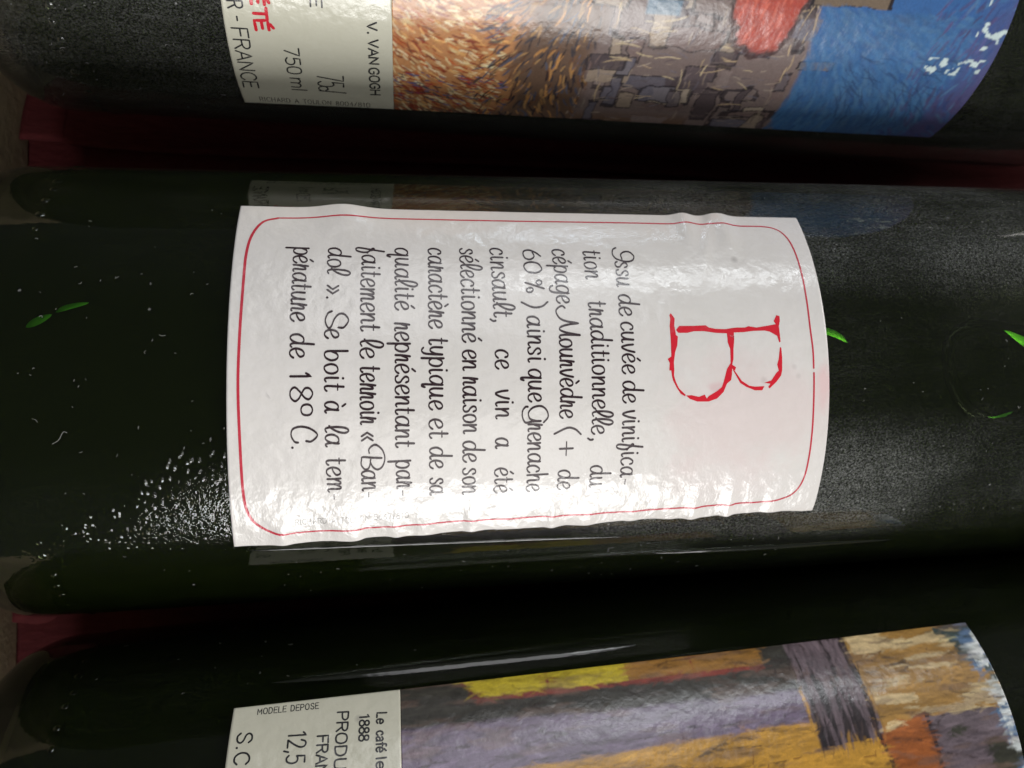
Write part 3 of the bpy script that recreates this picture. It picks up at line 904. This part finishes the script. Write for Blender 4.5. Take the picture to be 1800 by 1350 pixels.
def picture_one(xg, sg):
    """ochre brushwork field, grey-mauve planks, coral patch, blue field: same colours, no design"""
    X, S = np.meshgrid(xg, sg)
    wob = (vnoise(X * .12, S * .12, 3) - .5) * 9
    C = np.zeros(X.shape + (3,)) + srgb(198, 140, 92)
    C = blend(C, sstep(22, 26, X + wob), srgb(112, 88, 72))
    C = blend(C, sstep(37, 40, X + wob * .5), srgb(128, 112, 108))
    C = blend(C, sstep(74, 75.5, X + wob * .45 + (S + 30) * .12), srgb(62, 104, 160))
    C = blend(C, sstep(99, 108, X + wob * 1.2 - (S + 40) * .25), srgb(84, 84, 128))
    C = blend(C, sstep(-50, -54, S) * (X < 60), srgb(120, 96, 80))
    # ochre field: creamy and dark-red strokes falling the same way
    cream = [srgb(240, 214, 160), srgb(232, 176, 110), srgb(250, 232, 190)]
    rust = [srgb(168, 72, 40), srgb(142, 52, 38), srgb(196, 104, 56), srgb(120, 60, 44)]
    dabs(C, xg, sg, 3000, 1, lambda x, s: -0.75 + 0.02 * (s + 40) + 0.03 * (x - 6), lambda x, s, r: pick(r, rust if r.random() < .55 else cream), 21, ((5, 24), (-56, 40)), (1.0, 2.6), (.18, .42))
    dabs(C, xg, sg, 160, 1, lambda x, s: -0.3, lambda x, s, r: pick(r, [srgb(96, 100, 140), srgb(170, 60, 60), srgb(60, 70, 80)]), 22, ((5, 26), (-52, -44)), (.8, 2.2), (.2, .4))
    # tangled dark stretch
    tang = [srgb(60, 58, 66), srgb(180, 140, 92), srgb(120, 84, 60), srgb(84, 92, 112), srgb(206, 150, 90), srgb(44, 38, 44)]
    dabs(C, xg, sg, 1500, 1, lambda x, s: 0.9 + 0.06 * (x - 25) - 0.04 * (s + 40), lambda x, s, r: pick(r, tang), 23, ((20, 39), (-56, 40)), (1.2, 3.2), (.22, .5))
    # grey-mauve patches with dark contours, plain brickwork of paint
    gm = [srgb(140, 124, 120), srgb(108, 98, 102), srgb(168, 150, 132), srgb(90, 78, 82), srgb(128, 108, 104), srgb(180, 164, 146), srgb(116, 112, 124)]
    rg = np.random.default_rng(77)
    wx_, ws_ = (vnoise(X * .35, S * .35, 71) - .5) * 2.0, (vnoise(X * .35 + 9, S * .35, 72) - .5) * 1.6
    for _ in range(190):
        cx, cs = rg.uniform(38, 74), rg.uniform(-55, 38)
        hw, hs = (rg.uniform(1.6, 5.5), rg.uniform(.7, 1.9)) if rg.random() < .6 else (rg.uniform(.8, 1.8), rg.uniform(1.5, 4.0))
        dd = np.maximum(np.abs(X + wx_ - cx) / hw, np.abs(S + ws_ - cs) / hs)
        inside = dd < 1
        C[inside] = C[inside] * .15 + pick(rg, gm, .1) * .85
        rim = (dd > 1 - .16 / min(hw, hs)) & (dd < 1 + .10 / min(hw, hs))
        if rg.random() < .75:
            C[rim] = C[rim] * .25 + srgb(46, 40, 44) * .75
    dabs(C, xg, sg, 900, 1, lambda x, s: (1.5 if int(x / 6) % 3 == 0 else 0.03), lambda x, s, r: pick(r, gm), 24, ((37, 76), (-56, 40)), (1.0, 3.0), (.14, .34), .6)
    dabs(C, xg, sg, 90, 1, lambda x, s: (1.5 if int(x / 6) % 3 == 0 else 0.03), lambda x, s, r: pick(r, [srgb(214, 194, 156), srgb(204, 178, 140)]), 26, ((40, 76), (-48, -10)), (1.5, 5), (.16, .28), .8)
    # a few brown planks reaching into the blue
    for (cx, cs, hw, hs, col) in ((80, -27.5, 7, .9, srgb(120, 104, 88)), (82, -25.6, 9, .8, srgb(96, 86, 80)), (84, -23.8, 10, .8, srgb(150, 130, 96)), (86, -21.5, 11, 1.2, srgb(88, 80, 84)), (78, -38.5, 3.2, .8, srgb(124, 116, 112))):
        dd = np.maximum(np.abs(X + wx_ * .4 - cx) / hw, np.abs(S + ws_ * .4 - cs) / hs)
        C[dd < 1] = col
        C[(dd > .93) & (dd < 1.03)] = srgb(44, 38, 40)
    m = sstep(1.15, .9, np.sqrt(((X - 66.2) / 6.0) ** 2 + ((S + 26.5) / 10.5) ** 2) + (vnoise(X * .5, S * .5, 41) - .5) * .35)
    C = blend(C, m, srgb(180, 80, 66))
    dabs(C, xg, sg, 260, 1, lambda x, s: 1.35, lambda x, s, r: (pick(r, [srgb(200, 92, 76), srgb(172, 72, 64), srgb(214, 112, 92)]) if ((x - 66.2) / 5.4) ** 2 + ((s + 26.5) / 9.5) ** 2 < 1 else None), 27, ((60, 73), (-38, -16)), (1.2, 3.0), (.3, .6), .6)
    edge = np.abs(np.sqrt(((X - 66.2) / 6.0) ** 2 + ((S + 26.5) / 10.5) ** 2) - 1.05 + (vnoise(X * .5, S * .5, 41) - .5) * .35)
    C = blend(C, sstep(.07, .03, edge) * .8, srgb(52, 40, 40))
    C = blend(C, sstep(1, .8, np.maximum(np.abs(X - 48.5) / 3.2, np.abs(S + 30.2) / 1.3)) * .8, srgb(108, 138, 160))
    # blue field with darker sweeping strokes
    bl = [srgb(62, 108, 158), srgb(78, 124, 170), srgb(54, 92, 140), srgb(92, 132, 168), srgb(66, 112, 162), srgb(74, 104, 146)]
    dabs(C, xg, sg, 2400, 1, lambda x, s: -0.5 + 0.06 * (s + 30) + .02 * (x - 80), lambda x, s, r: pick(r, bl, .07), 28, ((76, 104), (-56, -29)), (1.5, 4.5), (.4, .9), .35)
    pu = [srgb(70, 72, 120), srgb(92, 88, 136), srgb(60, 84, 140), srgb(86, 74, 112)]
    dabs(C, xg, sg, 700, 1, lambda x, s: 1.1 - 0.05 * (s + 30), lambda x, s, r: pick(r, pu if r.random() < .7 else bl), 29, ((96, 112), (-56, 40)), (1.5, 4.0), (.4, .8), .55)
    dabs(C, xg, sg, 90, 1, lambda x, s: -0.9 + 0.09 * (s + 44), lambda x, s, r: pick(r, [srgb(34, 52, 88), srgb(40, 56, 96)]), 30, ((84, 104), (-52, -36)), (2.5, 6.0), (.14, .3), .45)
    C = blend(C, (X > 88) * sstep(-46, -52, S) * .35, srgb(48, 50, 70))
    # chips where the print has come off near the neck edge
    chip = vnoise(X * .55, S * .55, 61, 3)
    m1 = (chip > .63) & (X > 104.5) & (S > -34)
    m2 = (vnoise(X * .7, S * .9, 62, 3) > .60) & (X > 98) & (X < 109) & (np.abs(S + 37.2) < 1.5)
    C[m1 | m2] = srgb(205, 222, 222)
    C = blend(C, (vnoise(X * .5, S * .5, 63, 2) > .7) * .25, C * .7)
    return C


def picture_three(xg, sg):
    """bands of green-grey, yellow, lilac, ochre, ribbed mauve: same colours, no design"""
    X, S = np.meshgrid(xg, sg)
    wob = (vnoise(X * .15, S * .2, 13) - .5) * 2.4
    C = np.zeros(X.shape + (3,)) + srgb(190, 142, 58)
    yb = 24.0 + .028 * (X - 4) + wob * .5           # lower edge of lilac
    yt = 29.5 - .02 * (X - 4) + wob * .5
    C = blend(C, sstep(-.3, .3, S - (yb - 3.6)) * (X < 68), srgb(112, 98, 120))
    C = blend(C, sstep(-.4, .4, S - yt + 1.2) * (X < 78), srgb(58, 56, 50))
    bar = (S > 31.6 - .004 * X + wob * .15) & (X > 15.5 + (S - 33) * -.8) & (X < 64)
    C[bar] = srgb(150, 108, 52)
    C[bar & (X < 41)] = srgb(190, 170, 52)
    ln = (np.abs(S - (31.6 - .004 * X + wob * .15)) < .36) & (X > 16.5) & (X < 64)
    ln |= (np.abs(X - (15.8 + (S - 33) * -.8)) < .3) & (S > 31.5)
    ln |= (np.abs(X - 28) < .3) & (S > 31.5)
    ln |= (np.abs(X - 52) < .2) & (S > 31.5)
    C[ln] = srgb(128, 58, 48)
    rib = (X > 68.5) & (X < 79.5 + wob * .3) & (S > 17.8 + wob)
    C[rib] = srgb(106, 92, 98)
    ribs = rib & (vnoise(X * 1.5, S * .12, 15, 2) > .56)
    C[ribs] = srgb(48, 40, 42)
    C = blend(C, (X > 79.5 + wob * .3) * (S > 19) * 1.0, srgb(160, 122, 64))
    tan = vnoise(X * .12, S * .8, 16, 3)
    C = blend(C, ((X > 80) & (tan > .55)) * .7, srgb(212, 192, 150))
    ob = (X > 79 + (18 - S) * .2) & (X < 88) & (S < 19 + (X - 80) * .3) & (S > 8)
    C[ob] = srgb(150, 86, 44)
    C[(np.abs(X - (79 + (18 - S) * .2)) < .35) & (S < 21)] = srgb(60, 44, 40)
    C[(np.abs(X - 88) < .4) & (S < 21)] = srgb(50, 40, 40)
    li = (X > 88.3) & (S < 20.5)
    C[li] = srgb(104, 92, 98)
    pt = vnoise(X * .16 + 5, S * .16, 17, 2)
    C[(X > 88.3) & (pt > .56) & (S < 22)] = srgb(60, 60, 50)
    e = X + (S - 20) * .04
    C[(e > 97) & (S > 23) & (vnoise(X * .3, S * .3, 18, 3) > .46)] = srgb(66, 78, 76)
    C[(e > 100.3) & (vnoise(X * .5, S * .5, 19, 3) > .5)] = srgb(92, 118, 150)
    C[(e > 101) & (vnoise(X * .6, S * .5, 20, 3) > .5)] = srgb(214, 220, 218)
    v = vnoise(X * .10 + 2, S * .5, 83, 4)
    C = C * (0.72 + 0.80 * v)[..., None]
    C = blend(C, sstep(.58, .66, vnoise(X * .16 + 4, S * .9 + 3, 84, 3)) * .45, srgb(120, 96, 84))
    C = blend(C, (np.abs(vnoise(X * .07, S * .45, 85, 2) - .5) < .012) * .7, srgb(50, 38, 34))
    base = C.copy()
    dx = xg[1] - xg[0]

    def local(x, s, r):
        j = min(max(int((x - xg[0]) / dx), 0), len(xg) - 1)
        i = min(max(int(np.searchsorted(sg, s)), 0), len(sg) - 1)
        return np.clip(base[i, j] * (1 + r.normal(0, .30)), 0, 1)
    dabs(C, xg, sg, 7000, 1, lambda x, s: (1.5 if 68 < x < 80 and s > 18 else 0.02), local, 51, ((4, 104), (4, 36)), (1.2, 4.5), (.2, .6), .5)
    dabs(C, xg, sg, 60, 1, lambda x, s: 1.3 if int(x) % 2 else .1, lambda x, s, r: srgb(128, 82, 40), 52, ((22, 78), (8, 18)), (.8, 2.4), (.14, .22), .8)
    return C


def art_sheet(name, fn, xl, xr, rows_fine, rows_coarse, off, parent, x_first, x_last, pitch=0.17):
    sv = np.unique(np.concatenate([rows_fine, rows_coarse]))
    xg = np.arange(x_first - .5, x_last + 1.5, pitch)
    sg = np.arange(sv.min() - .3, sv.max() + .3, pitch)
    img = fn(xg, sg)

    def colours(xf, sf, X, S):
        fx = np.clip((xf - xg[0]) / pitch, 0, len(xg) - 1.001)
        fs = np.clip((sf - sg[0]) / pitch, 0, len(sg) - 1.001)
        xi, si = fx.astype(int), fs.astype(int)
        a, b = (fx - xi)[:, None], (fs - si)[:, None]
        return (img[si, xi] * (1 - a) + img[si, xi + 1] * a) * (1 - b) + (img[si + 1, xi] * (1 - a) + img[si + 1, xi + 1] * a) * b
    n = int((x_last - x_first) / pitch)
    return sheet(name, xl, xr, sv, n, off, lift_flat, M['painted'], parent, colours=colours, skirt=True)


def interp_edge(D):
    D = sorted(D, key=lambda p: p[1])
    s = np.array([p[1] for p in D])
    x = np.array([p[0] for p in D])
    deg = 2 if len(D) >= 4 else 1
    c = np.polyfit(s, x, deg)
    lo, hi = s.min(), s.max()

    def f(q):
        q = np.asarray(q, float)
        qc = np.clip(q, lo, hi)
        return np.polyval(c, qc)
    return f


# ---- middle bottle: back label with the handwritten text
b0 = make_bottle(0, M['glass'])
tag(b0, 'middle green wine bottle, white back label with a red B and handwritten text', 'wine bottle', 'wine bottles lying side by side in the box')
xl, xr = interp_edge(X0_D), interp_edge(X1_D)
top = A0_D
bot = A1_D


def s_top(x):
    return np.interp(x, [p[0] for p in top], [p[1] for p in top])


def s_bot(x):
    return np.interp(x, [p[0] for p in bot], [p[1] for p in bot])


def label_zero():
    ns, nx = 330, 420
    q = np.linspace(0, 1, ns)
    t = np.linspace(0, 1, nx)
    Q, T = np.meshgrid(q, t, indexing='ij')
    Sx = -25 + 53 * Q
    X = xl(Sx) * (1 - T) + xr(Sx) * T
    S = s_bot(X) * (1 - Q) + s_top(X) * Q
    # slightly uneven cut of the lower edge
    S = S - (1 - Q) ** 6 * 0.35 * (vnoise(X * .22, X * 0 + 3, 33, 3) - .5) * 2
    P = on_bottle(X, S, 0.12, lift0).reshape(-1, 3)
    idx = np.arange(ns * nx).reshape(ns, nx)
    F = np.stack([idx[:-1, :-1], idx[:-1, 1:], idx[1:, 1:], idx[1:, :-1]], -1).reshape(-1, 4)
    ring = np.concatenate([idx[0, :], idx[1:, -1], idx[-1, -2::-1], idx[-2:0:-1, 0]])
    low = on_bottle(X.reshape(-1)[ring], S.reshape(-1)[ring], 0.02, lift0)
    k = np.arange(len(ring))
    F = np.concatenate([F, np.stack([ring, len(P) + k, len(P) + (k + 1) % len(ring), ring[(k + 1) % len(ring)]], -1)])
    return mesh('back_label', np.concatenate([P, low]), [tuple(int(i) for i in f) for f in F], M['paper'], b0)


lab0 = label_zero()
PO = 0.12 + 0.022
p = Print(lift0, PO)
for (w, x0, s0, x1, s1) in SCRIPT_D:
    fade = 1.0
    write(p, SCRIPT, w, x0, s0, x1, s1, 1.78 if w not in '+-' else 1.7, 0.28, 0.07, 0.012, True)
p.build('handwritten_text', M['ink'], lab0)
p = Print(lift0, PO)
for q in B_D:
    p.poly(q)
p.build('initial_letter', M['red'], lab0)
p = Print(lift0, PO)
thick = lambda a, w: p.stroke(a, w)
C1 = catmull(BORDER_D, 5)
C2 = catmull(BORDER2_D, 5)
thick(C1, 0.27)
# the rule is printed heavier along the base end
cut = [i for i, c in enumerate(C2) if c[0] < -12]
thick(C2[:cut[0] + 1], 0.27)
thick(C2[cut[0]:], 0.38)
p.build('red_border_line', M['red_line'], lab0)
p = Print(lift0, PO)
for (w, x0, s0, x1, s1, h) in MICRO0_D:
    write(p, PLAIN, w, x0, s0, x1, s1, h, 0.09, 0.12)
p.build('printer_mark', M['ink_grey'], lab0)

# ---- upper bottle: front label, cream strip and picture
b1 = make_bottle(1, M['glass_dusty'])
tag(b1, 'dusty wine bottle whose picture label has orange brushwork and a blue field', 'wine bottle', 'wine bottles lying side by side in the box')
u0, ub, u1 = interp_edge(U0_D), (lambda s: 5.58 + (np.asarray(s) + 32.22) * -0.046), interp_edge(U1_D)
ub = (lambda s: np.interp(s, [-53.22, -32.22], [6.55, 5.58]))
rows = np.concatenate([np.linspace(-54.3, -24, 150)])
rows_c = np.linspace(-24, 26, 60)


def b1_bot(x):
    return np.interp(x, [-18.81, 6.55, 110.63], [-54.36, -53.22, -50.42])


def tilted(f_bottom, s_ref):
    return lambda x, s: s


def skewed(lift, bot_fn, ref, far=None):
    """lift wrapper is unchanged; rows are shifted so that the lower edge follows bot_fn"""
    return lift


lab1 = sheet('front_label', u0, lambda s: ub(s), np.concatenate([rows, rows_c[1:]]), 90, 0.12, lift_flat, M['cream'], b1)
art1 = art_sheet('printed_picture', picture_one, lambda s: ub(s), u1, np.linspace(-54.3, -22, 190), np.linspace(-22, 26, 80), 0.12, lab1, 6.0, 110.5)
for o in (lab1, art1):
    # shear in arc so that the long edge runs the way it does on the bottle
    co = np.empty(len(o.data.vertices) * 3)
    o.data.vertices.foreach_get('co', co)
    co = co.reshape(-1, 3)
    x = co[:, 0] / MM + X_BASE
    rr = np.hypot(co[:, 1], co[:, 2])
    ang = np.arctan2(co[:, 1], co[:, 2])
    ang = ang + (b1_bot(x) + 54.3) / R
    co[:, 1] = rr * np.sin(ang)
    co[:, 2] = rr * np.cos(ang)
    o.data.vertices.foreach_set('co', co.reshape(-1))
    o.data.update()
p = Print(lift_flat, PO)
for (w, x0, s0, x1, s1, h) in SANS1_D:
    write(p, PLAIN, w, x0, s0, x1, s1, h, 0.26 if w not in ('VAN', 'GOGH', 'V.') else 0.30, 0.06)
p.build('printed_text', M['ink_sans'], lab1)
p = Print(lift_flat, PO)
for (w, x0, s0, x1, s1, h) in RED1_D:
    write(p, PLAIN, w, x0, s0, x1, s1, h, 0.5, 0.06)
p.build('red_printed_text', M['red_flat'], lab1)
p = Print(lift_flat, PO)
for (w, x0, s0, x1, s1, h) in MICRO1_D:
    write(p, PLAIN, w, x0, s0, x1, s1, h, 0.11, 0.16)
p.build('printer_mark', M['ink_sans'], lab1)

# ---- lower bottle: front label
b2 = make_bottle(2, M['glass_clean'])
tag(b2, 'dark wine bottle whose picture label has yellow, ochre and lilac bands', 'wine bottle', 'wine bottles lying side by side in the box')
v0 = interp_edge(V0_D)
vb = (lambda s: np.interp(s, [22.62, 34.27], [4.35, 4.99]))
v1 = interp_edge(V1_D)


def b3_top(x):
    return np.interp(x, [p[0] for p in C0_D], [p[1] for p in C0_D])


lab3 = sheet('front_label', v0, vb, np.concatenate([np.linspace(-44, 6, 60), np.linspace(6, 34.8, 120)[1:]]), 90, 0.12, lift_flat, M['cream'], b2)
art3 = art_sheet('printed_picture', picture_three, vb, v1, np.linspace(8, 34.8, 160), np.linspace(-44, 8, 70), 0.12, lab3, 4.5, 103.0)
for o in (lab3, art3):
    co = np.empty(len(o.data.vertices) * 3)
    o.data.vertices.foreach_get('co', co)
    co = co.reshape(-1, 3)
    x = co[:, 0] / MM + X_BASE
    rr = np.hypot(co[:, 1], co[:, 2])
    ang = np.arctan2(co[:, 1], co[:, 2]) + (b3_top(x) - 34.8) / R
    co[:, 1] = rr * np.sin(ang)
    co[:, 2] = rr * np.cos(ang)
    o.data.vertices.foreach_set('co', co.reshape(-1))
    o.data.update()
p = Print(lift_flat, PO)
for (w, x0, s0, x1, s1, h) in SANS3_D:
    write(p, PLAIN, w, x0, s0, x1, s1, h, 0.27, 0.06)
p.build('printed_text', M['ink_sans'], lab3)
p = Print(lift_flat, PO)
for (w, x0, s0, x1, s1, h) in MICRO3_D:
    write(p, PLAIN, w, x0, s0, x1, s1, h, 0.14, 0.14)
p.build('printer_mark', M['ink_sans'], lab3)

# ---- air bubble in the middle bottle, and green facets imitating light glints
bub = [(90.2, 4.0), (92.5, 6.0), (96.7, 6.8), (101.5, 6.0), (107, 5.2), (113, 3), (116, -2), (113, -7), (106, -9.6), (98.5, -9.2), (94, -7.4), (91, -4.0), (89.6, 0), (90.2, 4.0)]
ridge('bubble_rim_and_glint', bub, 2.2, 0.35, 34.95, M['wine'], b0)
ridge('bubble_rim_and_glint', [(66.8, 6.9), (68.8, 6.3), (71.0, 5.4), (72.6, 4.2)], 1.2, 0.26, 34.95, M['green_glint'], b0, 1)  # green facet tilted to a lamp, stands in for a light glint
ridge('bubble_rim_and_glint', [(99.0, 7.1), (101.5, 5.6), (103.5, 3.9), (105, 2.0)], 2.0, 0.45, 34.95, M['green_glint'], b0, 1)
ridge('bubble_rim_and_glint', [(95.0, -8.3), (98, -8.8), (101.5, -7.6)], 1.0, 0.30, 34.95, M['green_glint'], b0, -1)
ridge('punt_glint', [(-43.4, 8.0), (-42.1, 8.8), (-40.4, 9.8)], 1.15, 0.30, 34.95, M['green_glint'], b0, 1)  # added facets, not a real ring: green light glints near the base
ridge('punt_glint', [(-40.0, 10.1), (-38.6, 10.8), (-36.0, 11.5)], 0.85, 0.21, 34.95, M['green_glint'], b0, 1)

# ---- added ridges, shaped to imitate thin reflection streaks on the flanks
ridge('label_streak_ridge', [(-17.5, -25.9), (-12.4, -26.1), (3.8, -26.5), (20.9, -27.0), (32, -27.4), (39, -27.7)], 0.75, 0.20, 36.99, M['streak_line'], b0)
ridge('streak_ridge', [(45.0, -33.2), (54.9, -33.4), (65, -33.45), (76.5, -33.4), (88, -33.5)], 1.2, 0.36, 36.99, M['streak_line'], b0)
ridge('streak_ridge', [(-14.7, 38.6), (-3.9, 38.2), (6.3, 37.9), (23.3, 37.5), (32.7, 37.2), (40, 37.1), (44.4, 37.05)], 1.7, 0.36, 36.99, M['streak_line'], b2)

# ---- lint and dust flecks


def lint(name, parent, n, xr_, sr_, seed, extra=()):
    rg = np.random.default_rng(seed)
    V, F = [], []

    def fibre(pts, w):
        P = catmull(pts, 5)
        T = np.gradient(P, axis=0)
        T /= np.linalg.norm(T, axis=1)[:, None] + 1e-12
        N = np.stack([-T[:, 1], T[:, 0]], -1)
        b = len(V)
        for q, m in zip(P, N):
            for k, (du, dr) in enumerate(((-.5, .0), (0, .6), (.5, .0))):
                c = q + m * du * w
                r = R + .03 + dr * w
                a = c[1] / R
                V.append(((c[0] - X_BASE) * MM, r * math.sin(a) * MM, r * math.cos(a) * MM))
        for i in range(len(P) - 1):
            for k in range(2):
                F.append((b + 3 * i + k, b + 3 * i + k + 1, b + 3 * i + k + 4, b + 3 * i + k + 3))
    for _ in range(n):
        x, s = rg.uniform(*xr_), rg.uniform(*sr_)
        L = rg.choice([.18, .28, .45, .8, 1.3], p=[.4, .3, .2, .07, .03])
        a = rg.normal(0, .7)
        d = np.array([math.cos(a), math.sin(a)])
        pp = np.array([-d[1], d[0]])
        b = rg.normal(0, .25) * L
        fibre([np.array([x, s]) - d * L / 2, np.array([x, s]) + pp * b, np.array([x, s]) + d * L / 2], rg.uniform(.04, .08))
    for pts in extra:
        fibre([np.array(q) for q in pts], .07)
    o = mesh(name, V, F, M['lint'], parent)
    tag(o, kind='stuff')
    return o


lint('lint', b0, 50, (-44, -20), (-32, 30), 91, extra=[[(-40, -7.5), (-39.2, -7.0), (-38.6, -6.0), (-38.1, -6.1)]])
lint('lint', b0, 60, (71, 118), (-30, 32), 92)
lint('lint', b0, 40, (-18, 68), (-44, -26.5), 93)
lint('lint', b1, 40, (-50, -22), (-60, -30), 94)
lint('lint', b2, 30, (-40, 20), (36, 60), 95)

# ---------------------------------------------------------------- the box
box = bpy.data.objects.new('wine_box', None)
sc.collection.objects.link(box)
box.location = (0, 0, -40 * MM)
tag(box, 'beige cardboard wine box with dark red lining holding the three bottles', 'box')


def slab(name, pts, z0, z1, mat, parent, sub=0, jag=0.0, bev=0.4):
    """a card slab from an outline in mm, box-local z"""
    bm = bmesh.new()
    vs = [bm.verts.new((x * MM, y * MM, z0 * MM)) for x, y in pts]
    f = bm.faces.new(vs)
    r = bmesh.ops.extrude_face_region(bm, geom=[f])
    for v in r['geom']:
        if isinstance(v, bmesh.types.BMVert):
            v.co.z = z1 * MM
    bmesh.ops.recalc_face_normals(bm, faces=bm.faces)
    if bev:
        bmesh.ops.bevel(bm, geom=bm.edges[:], offset=bev * MM, segments=2, affect='EDGES')
    me = bpy.data.meshes.new(name)
    bm.to_mesh(me)
    bm.free()
    return link(name, me, mat, parent)


wx = lambda y: -72.0 + 0.036 * y
slab('floor_panel', [(-80, -128), (260, -128), (260, 136), (-80, 136)], 0.0, 1.6, M['liner'], box)
slab('end_wall', [(wx(-128) - 5, -128), (wx(-128), -128), (wx(136), 136), (wx(136) - 5, 136)], 1.61, 74, M['beige'], box, bev=1.2)
slab('side_wall', [(-80, 136.1), (260, 136.1), (260, 140.1), (-80, 140.1)], 0, 44, M['beige'], box)
slab('side_wall', [(-80, -132.1), (260, -132.1), (260, -128.1), (-80, -128.1)], 0, 44, M['beige'], box)


def cradle(name, edge, back, z_edge, z_back, parent):
    """a strip of thick red card: raised edge along `edge`, sloping to `back` (lists of x,y)"""
    e = catmull(edge, 6)
    b = catmull(back, 6)
    n = len(e)
    rg = np.random.default_rng(5)
    V, F = [], []
    th = 0.9
    rows_ = 9
    for i in range(n):
        for k in range(rows_):
            t = k / (rows_ - 1)
            q = e[i] * (1 - t) + b[i] * t
            z = z_edge + (z_back - z_edge) * t ** 1.4 + 0.12 * rg.normal() * (0.4 if 0 < k < rows_ - 1 else 1)
            V.append((q[0] * MM, q[1] * MM, z * MM))
    m = len(V)
    V += [(x, y, z - th * MM) for x, y, z in V]
    for i in range(n - 1):
        for k in range(rows_ - 1):
            a = i * rows_ + k
            F.append((a, a + 1, a + rows_ + 1, a + rows_))
            F.append((m + a, m + a + rows_, m + a + rows_ + 1, m + a + 1))
        a = i * rows_
        F.append((a, a + rows_, m + a + rows_, m + a))
        a = i * rows_ + rows_ - 1
        F.append((a, m + a, m + a + rows_, a + rows_))
    for i in (0, n - 1):
        for k in range(rows_ - 1):
            a = i * rows_ + k
            F.append((a, m + a, m + a + 1, a + 1) if i == 0 else (a, a + 1, m + a + 1, m + a))
    return mesh(name, V, F, M['liner'], parent)


# raised fold between the upper and the middle bottle; and the flap below the middle bottle
cradle('lining_fold', [(-69.6, 52.6), (-62, 52.3), (-58, 51.6), (-30, 50.2), (40, 49.5), (120, 46), (250, 40)],
       [(-69.6, 66), (-62, 66), (-58, 64), (-30, 62), (40, 61), (120, 58), (250, 52)], 8.5, 2.6, box)
cradle('lining_fold', [(-72.6, -46.3), (-67, -47.0), (-63, -45.2), (-58, -42), (-52, -40), (-45, -39.2), (200, -34)],
       [(-72.6, -30), (-67, -30), (-63, -30), (-58, -30), (-52, -30), (-45, -30), (200, -27)], 8.0, 2.4, box)
